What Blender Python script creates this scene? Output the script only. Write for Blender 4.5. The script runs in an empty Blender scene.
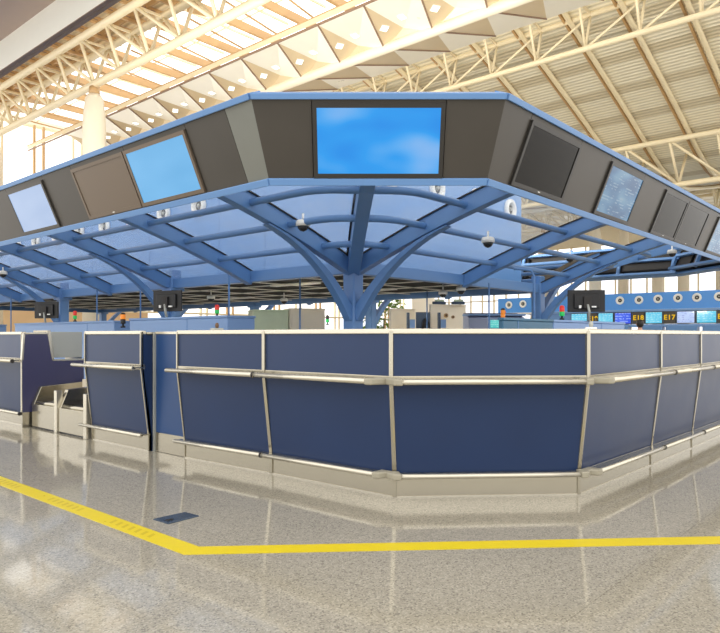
import bpy, bmesh, math, random
from mathutils import Vector, Matrix
random.seed(7)
SC = bpy.context.scene
COL = SC.collection
V = Vector
TH = math.radians(48.6)
CAMZ = 1.2
UPW = 560
ORD = ['zeroth','first','second','third','fourth','fifth','sixth','seventh','eighth','ninth','tenth','eleventh','twelfth',
       'thirteenth','fourteenth','fifteenth','sixteenth','seventeenth','eighteenth','nineteenth','twentieth']

# world: X runs away along the right-hand island side, Y away along the left-hand side, Z up
def ray(px, py):
    x = (px-360)/667; z = (335.5-py)/667
    return V((x*math.cos(TH)+math.sin(TH), -x*math.sin(TH)+math.cos(TH), z))
def at(px, py, dist):
    return V((0, 0, CAMZ)) + ray(px, py)*dist

# ------------------------------------------------------------------ materials
def lin(c):
    c = c/255
    return c/12.92 if c <= .04045 else ((c+.055)/1.055)**2.4
def rgb(r, g, b): return (lin(r), lin(g), lin(b), 1)

def mat(name, col, rough=.5, metal=0, emit=None, estr=0, noise=0, nscale=6, spec=.5, stretch=None):
    m = bpy.data.materials.new(name); m.use_nodes = True
    nt = m.node_tree; b = nt.nodes['Principled BSDF']
    b.inputs['Base Color'].default_value = col
    b.inputs['Roughness'].default_value = rough
    b.inputs['Metallic'].default_value = metal
    b.inputs['Specular IOR Level'].default_value = spec
    if emit:
        b.inputs['Emission Color'].default_value = emit
        b.inputs['Emission Strength'].default_value = estr
    if noise:
        tc = nt.nodes.new('ShaderNodeTexCoord'); mp = nt.nodes.new('ShaderNodeMapping')
        if stretch: mp.inputs['Scale'].default_value = stretch
        n = nt.nodes.new('ShaderNodeTexNoise'); n.inputs['Scale'].default_value = nscale; n.inputs['Detail'].default_value = 5
        r = nt.nodes.new('ShaderNodeMapRange'); r.inputs[3].default_value = 1-noise; r.inputs[4].default_value = 1+noise
        h = nt.nodes.new('ShaderNodeMix'); h.data_type = 'RGBA'; h.blend_type = 'MULTIPLY'; h.inputs[0].default_value = 1
        h.inputs[6].default_value = col
        nt.links.new(tc.outputs['Object'], mp.inputs[0]); nt.links.new(mp.outputs[0], n.inputs['Vector'])
        nt.links.new(n.outputs[0], r.inputs[0]); nt.links.new(r.outputs[0], h.inputs[7])
        nt.links.new(h.outputs[2], b.inputs['Base Color'])
        r2 = nt.nodes.new('ShaderNodeMapRange'); r2.inputs[3].default_value = max(.02, rough*.8); r2.inputs[4].default_value = rough*1.2
        nt.links.new(n.outputs[0], r2.inputs[0]); nt.links.new(r2.outputs[0], b.inputs['Roughness'])
    return m

def emis(name, col, s):
    m = bpy.data.materials.new(name); m.use_nodes = True
    nt = m.node_tree; nt.nodes.clear()
    e = nt.nodes.new('ShaderNodeEmission'); e.inputs[0].default_value = col; e.inputs[1].default_value = s
    o = nt.nodes.new('ShaderNodeOutputMaterial'); nt.links.new(e.outputs[0], o.inputs[0])
    return m

M = {}
M['blue'] = mat('blue_steel_paint', rgb(92,134,188), .38, 0, noise=.06, nscale=3)
M['blue_trim'] = mat('blue_trim_paint', rgb(104,146,200), .35, 0, noise=.04, nscale=3)
M['box_blue'] = mat('plenum_blue_paint', rgb(104,154,214), .4, 0, noise=.05, nscale=1.5, stretch=(1,1,.25))
M['light_blue'] = mat('light_blue_laminate', rgb(118,152,200), .4, 0, noise=.04, nscale=4)
M['case_lilac'] = mat('lilac_grey_case', rgb(150,160,188), .45, 0, noise=.05)
M['filler'] = mat('mid_blue_laminate', rgb(38,68,114), .36, 0, noise=.1, nscale=3, spec=.3)
M['far_blue'] = mat('bright_blue_paint', rgb(72,150,232), .4, 0, noise=.05)
M['teal'] = mat('teal_laminate', rgb(50,105,135), .4, 0, noise=.04, nscale=4)
M['navy'] = mat('navy_counter_laminate', rgb(33,52,88), .34, 0, noise=.12, nscale=2.2, spec=.32)
M['steel'] = mat('brushed_stainless', rgb(178,172,156), .2, .92, noise=.05, nscale=1.5)
M['cream_metal'] = mat('champagne_aluminium', rgb(208,202,186), .26, .7, noise=.02, nscale=1.2)
M['end_cap'] = mat('beige_plastic_cap', rgb(158,152,134), .4, 0, noise=.05)
M['joint'] = mat('dark_rubber_joint', rgb(45,42,40), .6, 0, noise=.05)
M['panel'] = mat('taupe_fascia_panel', rgb(72,68,63), .36, .2, noise=.14, nscale=2.5)
M['panel_light'] = mat('grey_fascia_filler', rgb(122,124,118), .4, .2, noise=.1, nscale=3)
M['bezel'] = mat('black_bezel', rgb(48,46,44), .35, 0, noise=.05)
M['bezel_brown'] = mat('bronze_bezel', rgb(112,98,84), .35, .2, noise=.05)
M['off_screen'] = mat('switched_off_screen_glass', rgb(22,20,19), .05, 0, noise=.1, nscale=2, spec=.16)
M['black'] = mat('matt_black', rgb(24,24,26), .5, 0, noise=.08)
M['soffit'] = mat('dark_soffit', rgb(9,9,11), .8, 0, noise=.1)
M['slat'] = mat('pale_slat', rgb(240,236,226), .5, 0, noise=.05)
M['white'] = mat('white_enamel', rgb(246,246,242), .35, 0, noise=.03)
M['cream'] = mat('cream_steel_paint', rgb(240,226,192), .45, 0, noise=.04, nscale=2)
M['tan_steel'] = mat('tan_steel_paint', rgb(200,164,116), .5, 0, noise=.06, nscale=2)
M['column'] = mat('white_column_paint', rgb(242,232,210), .45, 0, noise=.03)
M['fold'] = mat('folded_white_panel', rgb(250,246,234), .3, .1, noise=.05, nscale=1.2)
M['fold_shade'] = mat('folded_shade_panel', rgb(222,202,168), .3, .15, noise=.08, nscale=1.2)  # shade of faces turned from the light, put into the panel colour
M['tan_wall'] = mat('tan_wall_paint', rgb(222,190,148), .6, 0, noise=.05, nscale=1)
M['soffit_brown'] = mat('brown_soffit_paint', rgb(200,178,168), .5, 0, noise=.05)
M['soffit_grey'] = mat('pale_grey_trim', rgb(252,252,244), .5, 0, noise=.03)
M['soffit_edge'] = mat('dark_brown_edge', rgb(150,124,104), .5, 0, noise=.05)
M['yellow'] = mat('yellow_floor_tape', rgb(218,196,14), .3, 0, noise=.08, nscale=20)
M['yellow_mark'] = mat('faded_tape_print', rgb(196,174,20), .35, 0, noise=.05)
M['plate'] = mat('dark_blue_grey_plate', rgb(70,84,102), .25, .4, noise=.2, nscale=8)
M['red'] = mat('red_lens', rgb(200,50,40), .3, 0, emit=rgb(220,50,40), estr=.35)
M['green'] = mat('green_lens', rgb(30,170,80), .3, 0, emit=rgb(30,190,90), estr=.35)
M['orange'] = mat('orange_lens', rgb(220,130,40), .3, 0, emit=rgb(230,130,30), estr=.35)
M['dark_dome'] = mat('smoked_dome', rgb(40,40,44), .1, 0, noise=.05)
M['beige'] = mat('beige_laminate', rgb(252,240,216), .5, 0, noise=.05)
M['grey_cab'] = mat('grey_metal_cabinet', rgb(172,174,168), .4, .2, noise=.05)
M['green_glass'] = mat('pale_green_panel', rgb(214,226,190), .25, 0, noise=.1)
M['rubber_belt'] = mat('black_conveyor_belt', rgb(70,70,72), .3, .3, noise=.1)
M['leaf'] = mat('leaf_green', rgb(130,168,60), .5, 0, noise=.25, nscale=5)
M['bark'] = mat('bark_brown', rgb(110,84,60), .8, 0, noise=.2)
M['skin'] = mat('skin_tone', rgb(214,164,136), .5, 0, noise=.05)
M['hair'] = mat('dark_hair', rgb(34,28,26), .5, 0, noise=.2, nscale=30)
M['uniform'] = mat('navy_jacket_cloth', rgb(44,52,84), .8, 0, noise=.1)
M['lamp'] = emis('white_lamp_lens', (1, .96, .88, 1), 3)
M['sky_glass'] = emis('sunlit_skylight_glass', (1, .985, .96, 1), 2.2)
M['end_glass'] = emis('sunlit_end_glass', (1, .95, .88, 1), 2.2)
M['back_glass'] = emis('sunlit_back_glass', (.97, .97, 1, 1), 1.7)
M['amber'] = emis('amber_sign_glyphs', rgb(232,186,40), 1.0)
M['sign_black'] = mat('sign_black_face', rgb(62,58,52), .5, 0, noise=.04)

# translucent canopy glass
def glass():
    m = bpy.data.materials.new('pale_blue_canopy_glass'); m.use_nodes = True
    nt = m.node_tree; nt.nodes.clear()
    t = nt.nodes.new('ShaderNodeBsdfTransparent'); t.inputs[0].default_value = (.93, .96, 1, 1)
    g = nt.nodes.new('ShaderNodeBsdfGlossy'); g.inputs['Roughness'].default_value = .06; g.inputs[0].default_value = (.9, .95, 1, 1)
    d = nt.nodes.new('ShaderNodeBsdfTranslucent'); d.inputs[0].default_value = (.75, .86, 1, 1)
    a = nt.nodes.new('ShaderNodeMixShader'); a.inputs[0].default_value = .25
    b = nt.nodes.new('ShaderNodeMixShader'); b.inputs[0].default_value = .05
    tc = nt.nodes.new('ShaderNodeTexCoord'); n = nt.nodes.new('ShaderNodeTexNoise'); n.inputs['Scale'].default_value = 1.3; n.inputs['Detail'].default_value = 6
    r = nt.nodes.new('ShaderNodeMapRange'); r.inputs[1].default_value = .35; r.inputs[2].default_value = .75; r.inputs[3].default_value = .13; r.inputs[4].default_value = .26
    o = nt.nodes.new('ShaderNodeOutputMaterial')
    L = nt.links.new
    L(tc.outputs['Object'], n.inputs['Vector']); L(n.outputs[0], r.inputs[0]); L(r.outputs[0], a.inputs[0])
    L(t.outputs[0], a.inputs[1]); L(d.outputs[0], a.inputs[2]); L(a.outputs[0], b.inputs[1]); L(g.outputs[0], b.inputs[2]); L(b.outputs[0], o.inputs[0])
    return m
M['glass'] = glass()

def terrazzo():
    m = bpy.data.materials.new('polished_terrazzo'); m.use_nodes = True
    nt = m.node_tree; b = nt.nodes['Principled BSDF']; L = nt.links.new
    tc = nt.nodes.new('ShaderNodeTexCoord')
    def ramp(pts):
        r = nt.nodes.new('ShaderNodeValToRGB'); e = r.color_ramp.elements
        e[0].position, e[0].color = pts[0]; e[1].position, e[1].color = pts[1]
        for p, c in pts[2:]:
            x = e.new(p); x.color = c
        return r
    v = nt.nodes.new('ShaderNodeTexVoronoi'); v.inputs['Scale'].default_value = 130
    sep = nt.nodes.new('ShaderNodeSeparateColor')
    r1 = ramp([(0, rgb(128,122,110)), (1, rgb(180,174,158)), (.14, rgb(140,134,122)), (.2, rgb(158,152,137)), (.75, rgb(164,158,143)), (.85, rgb(178,172,157))])
    L(tc.outputs['Object'], v.inputs['Vector']); L(v.outputs['Color'], sep.inputs[0]); L(sep.outputs[0], r1.inputs[0])
    n = nt.nodes.new('ShaderNodeTexNoise'); n.inputs['Scale'].default_value = .8; n.inputs['Detail'].default_value = 4
    L(tc.outputs['Object'], n.inputs['Vector'])
    mr = nt.nodes.new('ShaderNodeMapRange'); mr.inputs[3].default_value = .88; mr.inputs[4].default_value = 1.1
    L(n.outputs[0], mr.inputs[0])
    mx = nt.nodes.new('ShaderNodeMix'); mx.data_type = 'RGBA'; mx.blend_type = 'MULTIPLY'; mx.inputs[0].default_value = 1
    L(r1.outputs[0], mx.inputs[6]); L(mr.outputs[0], mx.inputs[7])
    br = nt.nodes.new('ShaderNodeTexBrick'); br.offset = 0
    br.inputs['Color1'].default_value = (1, 1, 1, 1); br.inputs['Color2'].default_value = (1, 1, 1, 1); br.inputs['Mortar'].default_value = (.84, .83, .81, 1)
    br.inputs['Scale'].default_value = 1; br.inputs['Mortar Size'].default_value = .0035; br.inputs['Brick Width'].default_value = 1.2; br.inputs['Row Height'].default_value = 1.2
    L(tc.outputs['Object'], br.inputs['Vector'])
    m2 = nt.nodes.new('ShaderNodeMix'); m2.data_type = 'RGBA'; m2.blend_type = 'MULTIPLY'; m2.inputs[0].default_value = 1
    L(mx.outputs[2], m2.inputs[6]); L(br.outputs[0], m2.inputs[7]); L(m2.outputs[2], b.inputs['Base Color'])
    b.inputs['Roughness'].default_value = .07
    b.inputs['Specular IOR Level'].default_value = .75
    return m
M['floor'] = terrazzo()

def decking(name, base, dark, pitch, band, share):
    # corrugated sheets: ridges run along Y, with broad darker perforated bands
    m = bpy.data.materials.new(name); m.use_nodes = True
    nt = m.node_tree; b = nt.nodes['Principled BSDF']; L = nt.links.new
    tc = nt.nodes.new('ShaderNodeTexCoord'); s = nt.nodes.new('ShaderNodeSeparateXYZ'); L(tc.outputs['Object'], s.inputs[0])
    d = nt.nodes.new('ShaderNodeMath'); d.operation = 'DIVIDE'; d.inputs[1].default_value = band; L(s.outputs[0], d.inputs[0])
    f = nt.nodes.new('ShaderNodeMath'); f.operation = 'FRACT'; L(d.outputs[0], f.inputs[0])
    g = nt.nodes.new('ShaderNodeMath'); g.operation = 'LESS_THAN'; g.inputs[1].default_value = share; L(f.outputs[0], g.inputs[0])
    w = nt.nodes.new('ShaderNodeMath'); w.operation = 'MULTIPLY'; w.inputs[1].default_value = 2*math.pi/pitch; L(s.outputs[0], w.inputs[0])
    sn = nt.nodes.new('ShaderNodeMath'); sn.operation = 'SINE'; L(w.outputs[0], sn.inputs[0])
    mx = nt.nodes.new('ShaderNodeMix'); mx.data_type = 'RGBA'; mx.inputs[6].default_value = base; mx.inputs[7].default_value = dark
    L(g.outputs[0], mx.inputs[0])
    r = nt.nodes.new('ShaderNodeMapRange'); r.inputs[1].default_value = -1; r.inputs[3].default_value = .8; r.inputs[4].default_value = 1.05
    L(sn.outputs[0], r.inputs[0])
    m2 = nt.nodes.new('ShaderNodeMix'); m2.data_type = 'RGBA'; m2.blend_type = 'MULTIPLY'; m2.inputs[0].default_value = 1
    L(mx.outputs[2], m2.inputs[6]); L(r.outputs[0], m2.inputs[7]); L(m2.outputs[2], b.inputs['Base Color'])
    bp = nt.nodes.new('ShaderNodeBump'); bp.inputs['Strength'].default_value = .5; bp.inputs['Distance'].default_value = .03
    L(sn.outputs[0], bp.inputs['Height']); L(bp.outputs[0], b.inputs['Normal'])
    b.inputs['Roughness'].default_value = .5
    return m
M['deck'] = decking('cream_corrugated_deck', rgb(252,245,222), rgb(224,213,186), .22, 2.3, .3)
M['deck_white'] = decking('white_corrugated_deck', rgb(236,220,188), rgb(208,180,138), .3, 1.5, .3)

def screen_mat(name, stops, strength=1.0, scale=(1.2, 1.2, 1.2), rows=0, rowcol=None, rowdens=.5, seed=0.0, gloss=False):
    m = bpy.data.materials.new(name); m.use_nodes = True
    nt = m.node_tree; b = nt.nodes['Principled BSDF']; L = nt.links.new
    b.inputs['Base Color'].default_value = (.01, .012, .015, 1); b.inputs['Roughness'].default_value = .08
    tc = nt.nodes.new('ShaderNodeTexCoord'); mp = nt.nodes.new('ShaderNodeMapping'); mp.inputs['Scale'].default_value = scale; mp.inputs['Location'].default_value = (seed, seed*1.7, 0)
    L(tc.outputs['Generated'], mp.inputs[0])
    n = nt.nodes.new('ShaderNodeTexNoise'); n.inputs['Scale'].default_value = 1.0; n.inputs['Detail'].default_value = 1.5
    L(mp.outputs[0], n.inputs['Vector'])
    r = nt.nodes.new('ShaderNodeValToRGB'); e = r.color_ramp.elements
    e[0].position, e[0].color = stops[0]; e[1].position, e[1].color = stops[-1]
    for p, c in stops[1:-1]:
        x = e.new(p); x.color = c
    L(n.outputs[0], r.inputs[0]); out = r.outputs[0]
    if rows:
        # lines of illegible display text: soft bars
        s = nt.nodes.new('ShaderNodeSeparateXYZ'); L(tc.outputs['Generated'], s.inputs[0])
        a = nt.nodes.new('ShaderNodeMath'); a.operation = 'MULTIPLY'; a.inputs[1].default_value = rows; L(s.outputs[2], a.inputs[0])
        f = nt.nodes.new('ShaderNodeMath'); f.operation = 'FRACT'; L(a.outputs[0], f.inputs[0])
        g = nt.nodes.new('ShaderNodeMath'); g.operation = 'GREATER_THAN'; g.inputs[1].default_value = .55; L(f.outputs[0], g.inputs[0])
        n2 = nt.nodes.new('ShaderNodeTexNoise'); n2.inputs['Scale'].default_value = 7; L(tc.outputs['Generated'], n2.inputs['Vector'])
        g2 = nt.nodes.new('ShaderNodeMath'); g2.operation = 'GREATER_THAN'; g2.inputs[1].default_value = rowdens; L(n2.outputs[0], g2.inputs[0])
        mu = nt.nodes.new('ShaderNodeMath'); mu.operation = 'MULTIPLY'; L(g.outputs[0], mu.inputs[0]); L(g2.outputs[0], mu.inputs[1])
        mx = nt.nodes.new('ShaderNodeMix'); mx.data_type = 'RGBA'; mx.inputs[7].default_value = rowcol
        m6 = nt.nodes.new('ShaderNodeMath'); m6.operation = 'MULTIPLY'; m6.inputs[1].default_value = .7; L(mu.outputs[0], m6.inputs[0])
        L(m6.outputs[0], mx.inputs[0]); L(out, mx.inputs[6]); out = mx.outputs[2]
    L(out, b.inputs['Emission Color']); b.inputs['Emission Strength'].default_value = strength
    return m
M['scr_main'] = screen_mat('blurred_blue_display', [(.36, rgb(0,140,235)), (.5, rgb(24,156,242)), (.6, rgb(84,172,244)), (.76, rgb(140,186,240))], .95, (1.3, 1.3, 1.6), seed=3.1)
M['scr_sky'] = screen_mat('plain_sky_blue_display', [(.3, rgb(96,174,228)), (.7, rgb(110,184,236))], .95)
M['scr_pale'] = screen_mat('pale_blue_display', [(.3, rgb(160,184,222)), (.7, rgb(172,194,228))], .95)
M['scr_notice'] = screen_mat('blue_notice_display', [(.35, rgb(56,104,150)), (.55, rgb(84,136,178)), (.68, rgb(112,158,190)), (.8, rgb(190,200,196))], .72, (2, 2, 2), 16, rgb(150,182,204), .54, 1.3)
M['scr_cyan'] = screen_mat('cyan_display', [(.3, rgb(60,190,230)), (.7, rgb(110,214,240))], .95, rows=5, rowcol=rgb(170,230,244), rowdens=.52)
M['scr_royal'] = screen_mat('royal_blue_display', [(.3, rgb(30,70,230)), (.7, rgb(50,100,240))], .95, rows=4, rowcol=rgb(150,180,250), rowdens=.48)
M['scr_lilac'] = screen_mat('lilac_display', [(.3, rgb(170,196,244)), (.7, rgb(196,214,250))], .95, rows=6, rowcol=rgb(130,140,220), rowdens=.56)
M['scr_aqua'] = screen_mat('aqua_display', [(.3, rgb(60,190,190)), (.7, rgb(90,214,206))], .9, rows=4, rowcol=rgb(160,236,226), rowdens=.5)

# ------------------------------------------------------------------ object helpers
def tag(o, label=None, cat=None, group=None, kind=None):
    if label: o['label'] = label
    if cat: o['category'] = cat
    if group: o['group'] = group
    if kind: o['kind'] = kind
    return o
def empty(name, loc, label=None, cat=None, group=None, kind=None, rz=0):
    o = bpy.data.objects.new(name, None); COL.objects.link(o)
    o.location = loc; o.rotation_euler = (0, 0, rz); o.empty_display_size = .1
    return tag(o, label, cat, group, kind)
def copy_tree(o, parent=None):
    c = o.copy(); COL.objects.link(c)
    if parent: c.parent = parent
    for ch in list(o.children): copy_tree(ch, c)
    return c

class MB:
    def __init__(s): s.bm = bmesh.new()
    def faces(s, pts, fs, smooth=False):
        vs = [s.bm.verts.new(p) for p in pts]
        for f in fs:
            try:
                x = s.bm.faces.new([vs[i] for i in f]); x.smooth = smooth
            except ValueError: pass
        return s
    def hexa(s, b, t):
        return s.faces(list(b)+list(t), [(3,2,1,0), (4,5,6,7), (0,1,5,4), (1,2,6,5), (2,3,7,6), (3,0,4,7)])
    def box(s, x0, x1, y0, y1, z0, z1):
        return s.hexa([(x0,y0,z0),(x1,y0,z0),(x1,y1,z0),(x0,y1,z0)], [(x0,y0,z1),(x1,y0,z1),(x1,y1,z1),(x0,y1,z1)])
    def beam(s, a, b, w, h, up=(0,0,1), w2=None, h2=None):
        a, b = V(a), V(b); d = (b-a).normalized(); u = V(up)
        sd = d.cross(u)
        if sd.length < 1e-4: sd = d.cross(V((1,0,0)))
        sd.normalize(); u = sd.cross(d).normalized()
        w2 = w2 or w; h2 = h2 or h
        q = lambda p, ww, hh: [p-sd*ww/2-u*hh/2, p+sd*ww/2-u*hh/2, p+sd*ww/2+u*hh/2, p-sd*ww/2+u*hh/2]
        return s.hexa(q(a, w, h), q(b, w2, h2))
    def sweep(s, path, ws, hs, side):
        # a rectangular section swept along a path; side = sideways vector
        side = V(side).normalized(); n = len(path); rings = []
        for i, p in enumerate(path):
            p = V(p); d = (V(path[min(i+1, n-1)])-V(path[max(i-1, 0)])).normalized(); u = side.cross(d).normalized()
            if u.z < 0: u = -u
            w = ws[i] if isinstance(ws, (list, tuple)) else ws; h = hs[i] if isinstance(hs, (list, tuple)) else hs
            rings.append([p-side*w/2-u*h/2, p+side*w/2-u*h/2, p+side*w/2+u*h/2, p-side*w/2+u*h/2])
        pts = [q for r in rings for q in r]; fs = [(3,2,1,0), tuple(4*(n-1)+k for k in range(4))]
        for i in range(n-1):
            for k in range(4): fs.append((4*i+k, 4*i+(k+1) % 4, 4*i+4+(k+1) % 4, 4*i+4+k))
        return s.faces(pts, fs)
    def tube(s, path, r, seg=10, r2=None):
        path = [V(p) for p in path]; n = len(path); rings = []
        ref = V((0,0,1))
        if abs((path[-1]-path[0]).normalized().z) > .95: ref = V((1,0,0))
        for i, p in enumerate(path):
            d = (path[min(i+1, n-1)]-path[max(i-1, 0)]).normalized()
            a = d.cross(ref).normalized(); b = a.cross(d).normalized()
            rr = r if r2 is None else r+(r2-r)*i/(n-1)
            rings.append([p+(a*math.cos(2*math.pi*k/seg)+b*math.sin(2*math.pi*k/seg))*rr for k in range(seg)])
        pts = [q for x in rings for q in x]; base = len(pts)
        vs = [s.bm.verts.new(p) for p in pts]
        for i in range(n-1):
            for k in range(seg):
                f = s.bm.faces.new([vs[i*seg+k], vs[i*seg+(k+1) % seg], vs[(i+1)*seg+(k+1) % seg], vs[(i+1)*seg+k]]); f.smooth = True
        s.bm.faces.new(vs[:seg][::-1]); s.bm.faces.new(vs[-seg:])
        return s
    def lathe(s, prof, seg=20, o=(0,0,0), axis=(0,0,1)):
        o = V(o); ax = V(axis).normalized(); t = V((1,0,0)) if abs(ax.x) < .9 else V((0,1,0))
        a = ax.cross(t).normalized(); b = ax.cross(a)
        rings = [[s.bm.verts.new(o+ax*z+(a*math.cos(2*math.pi*k/seg)+b*math.sin(2*math.pi*k/seg))*max(r, 1e-4)) for k in range(seg)] for r, z in prof]
        for i in range(len(rings)-1):
            for k in range(seg):
                f = s.bm.faces.new([rings[i][k], rings[i][(k+1) % seg], rings[i+1][(k+1) % seg], rings[i+1][k]]); f.smooth = True
        s.bm.faces.new(rings[0][::-1]); s.bm.faces.new(rings[-1])
        return s
    def build(s, name, m, parent=None, world=False, bevel=0):
        if world and parent:
            off = parent.matrix_basis.translation
            bmesh.ops.translate(s.bm, verts=s.bm.verts, vec=-off)
        bmesh.ops.recalc_face_normals(s.bm, faces=s.bm.faces)
        me = bpy.data.meshes.new(name); s.bm.to_mesh(me); s.bm.free()
        me.materials.append(M[m] if isinstance(m, str) else m)
        o = bpy.data.objects.new(name, me); COL.objects.link(o)
        if parent: o.parent = parent
        if bevel:
            b = o.modifiers.new('bevel', 'BEVEL'); b.width = bevel; b.segments = 2; b.limit_method = 'ANGLE'
        return o
def struct(o): o['kind'] = 'structure'; return o

# ------------------------------------------------------------------ camera, world, render look
cam = bpy.data.cameras.new('camera'); co = bpy.data.objects.new('camera', cam); COL.objects.link(co)
co.location = (0, 0, CAMZ); co.rotation_euler = (math.radians(90), 0, -TH)
cam.sensor_fit = 'HORIZONTAL'; cam.sensor_width = 36; cam.lens = 36*667/720
cam.shift_y = (335.5-316.5)/720; cam.clip_end = 400; cam.clip_start = .05
SC.camera = co
w = bpy.data.worlds.new('sky'); SC.world = w; w.use_nodes = True
bg = w.node_tree.nodes['Background']; bg.inputs[0].default_value = (1, .975, .94, 1); bg.inputs[1].default_value = 2.0
vs = SC.view_settings; vs.view_transform = 'Standard'; vs.look = 'None'; vs.gamma = 1; vs.exposure = 0.0; vs.use_curve_mapping = False


# ================================================================== THE HALL
floor = struct(MB().box(-14, 110, -14, 60, -.2, 0).build('floor', 'floor'))

# yellow queue line: one strip along the left side, one along the diagonal corner
tp = MB().hexa([(2.10,3.134,0),(2.236,3.19,0),(2.236,12,0),(2.10,12,0)], [(2.10,3.134,.002),(2.236,3.19,.002),(2.236,12,.002),(2.10,12,.002)])
tape = tp.build('floor_tape', 'yellow')
tag(tape, 'yellow floor tape running away to the left along the counters, with faint printed dashes', 'floor tape')
mk = MB()
for y0 in (3.55, 4.45, 5.5, 6.9):
    for k in range(7):
        y = y0+k*.075
        mk.hexa([(2.14,y,.0021),(2.20,y+.03,.0021),(2.20,y+.06,.0021),(2.14,y+.03,.0021)], [(2.14,y,.0026),(2.20,y+.03,.0026),(2.20,y+.06,.0026),(2.14,y+.03,.0026)])
o = mk.build('printed_dashes', 'yellow_mark', tape); o['kind'] = 'stuff'
s2 = math.sqrt(.5)
tp = MB().hexa([(2.236,3.19,0.0005),(2.10,3.134,0.0005),(9.14,-3.906,0.0005),(9.236,-3.81,0.0005)], [(2.236,3.19,.0021),(2.10,3.134,.0021),(9.14,-3.906,.0028),(9.236,-3.81,.0028)])
tag(tp.build('floor_tape', 'yellow'), 'yellow floor tape running straight across in front of the corner counter', 'floor tape')
# floor outlet plate
pl = empty('floor_socket_plate', (2.49,3.795,0), 'dark metal socket plate lying flush on the floor inside the yellow line', 'floor plate')
MB().hexa([(2.365,3.88,0),(2.37,3.715,0),(2.611,3.725,0),(2.6,3.87,0)], [(2.365,3.88,.008),(2.37,3.715,.008),(2.611,3.725,.008),(2.6,3.87,.008)]).build('cover', 'plate', pl, True, .002)
MB().box(2.395, 2.44, 3.76, 3.785, .008, .012).build('finger_slot', 'black', pl, True)

# ---- roof decks (cross-section in x, extruded along y)
Y0, Y1 = -6, 46
def deck(profile, m, th=.15, y0=Y0, y1=Y1):
    b = MB()
    for (xa, za), (xb, zb) in zip(profile, profile[1:]):
        b.hexa([(xa,y0,za),(xb,y0,zb),(xb,y1,zb),(xa,y1,za)], [(xa,y0,za+th),(xb,y0,zb+th),(xb,y1,zb+th),(xa,y1,za+th)])
    return struct(b.build('ceiling', m))
deckA = deck([(5.2,15.4),(16.4,15.4)], 'deck_white')
PROF = [(22.6,18.0),(25,17.1),(29.3,15.67),(33,14.5),(36,13.55),(38.5,12.7),(40.5,11.95),(42.5,11.35),(44.5,11.05),(47,11.1),(52,11.9),(58,13.2),(64,14.6),(70,15.6),(86,16)]
deckB = deck(PROF, 'deck', y0=-14, y1=60)
def prof_z(x):
    for (a, za), (b, zb) in zip(PROF, PROF[1:]):
        if a <= x <= b: return za+(zb-za)*(x-a)/(b-a)
    return PROF[-1][1]
# arched tubes under the right-hand deck
xs = [23+.0*0] ; xs = [23, 25, 27, 29.3, 31.5, 33.5, 35.5, 37.5, 39, 40.5, 42, 43.5, 45, 47, 50, 54, 58, 64, 70, 78, 85]
for k in range(-5, 20):
    y = 8.2+2.36*k
    MB().tube([(x, y, prof_z(x)-.24) for x in xs], .12, 10).build('arch_tube', 'cream', deckB)
    mb = MB(); mb.sweep([(x, y+.3, prof_z(x)-.1) for x in xs], .09, .15, (0,1,0)); mb.build('purlin', 'tan_steel', deckB)
# cross beams under the left-hand deck, with dark slots
for k in range(0, 30):
    y = 5+1.3*k
    b = MB().beam((5.2,y,15.2), (16.4,y,15.2), .12, .3).build('cross_beam', 'tan_steel', deckA)
    sl = MB()
    for j in range(26): sl.box(5.5+j*.42, 5.72+j*.42, y-.064, y+.064, 15.19, 15.24)
    sl.build('slots', 'soffit_edge', b)['kind'] = 'stuff'
for k in range(5):
    x = 6.2+2.3*k
    MB().beam((x,-4,15.3), (x,46,15.3), .1, .2).build('purlin', 'tan_steel', deckA)

# ---- skylight band
sky = struct(MB().box(16.4, 23.2, Y0, Y1, 15.4, 15.44).build('window_1', 'sky_glass'))
for k in range(-4, 17):
    y = 7.3+2.36*k
    if y > 45: break
    MB().beam((16.4,y,15.15), (23,y,15.1), .17, .34).build('glazing_beam', 'tan_steel', sky)
    MB().tube([(16.4,y+.25,14.6), (20.6,y+1.5,14.9)], .045, 6).build('wind_rod', 'tan_steel', sky)
    MB().beam((16.45,y+.95,15.3), (20.5,y+.95,15.3), .07, .1).build('mullion', 'cream', sky)
    MB().hexa([(16.4,y-.45,14.95),(17.5,y-.1,14.95),(17.5,y+.1,14.95),(16.4,y+.45,14.95)], [(16.4,y-.45,15.1),(17.5,y-.1,15.1),(17.5,y+.1,15.1),(16.4,y+.45,15.1)]).build('gusset', 'tan_steel', sky)
MB().beam((18.9,Y0,15.33), (18.9,Y1,15.33), .06, .06).build('mullion', 'cream', sky)

# ---- folded panel strip with the big tube
CX, CZ, DX, DZ, EX, EZ = 18.4, 13.27, 20.7, 12.68, 25.6, 14.2
PITCH = 2.36
fold = empty('ceiling', (0,0,0), kind='structure')
MB().tube([(DX,Y0,DZ), (DX,46,DZ)], .2, 14).build('ridge_tube', 'column', fold)
MB().box(CX-.06, CX, Y0, 46, CZ-.02, CZ+.06).build('edge_strip', 'soffit_edge', fold)
MB().box(CX-.1, CX-.07, Y0, 46, CZ+.08, CZ+.3).build('upstand', 'cream', fold)
MB().beam((CX-.08,Y0,CZ+.32), (CX-.08,46,CZ+.32), .06, .05).build('upstand_rail', 'tan_steel', fold)
def plate(b, pts, th=.03):
    pts = [V(p) for p in pts]; n = len(pts)
    nn = (pts[1]-pts[0]).cross(pts[2]-pts[0]).normalized()
    if nn.z < 0: nn = -nn
    q = [p+nn*th for p in pts]
    b.faces(pts+q, [tuple(range(n)), tuple(range(2*n-1, n-1, -1))]+[(i, (i+1) % n, n+(i+1) % n, n+i) for i in range(n)])
lights = []
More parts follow.
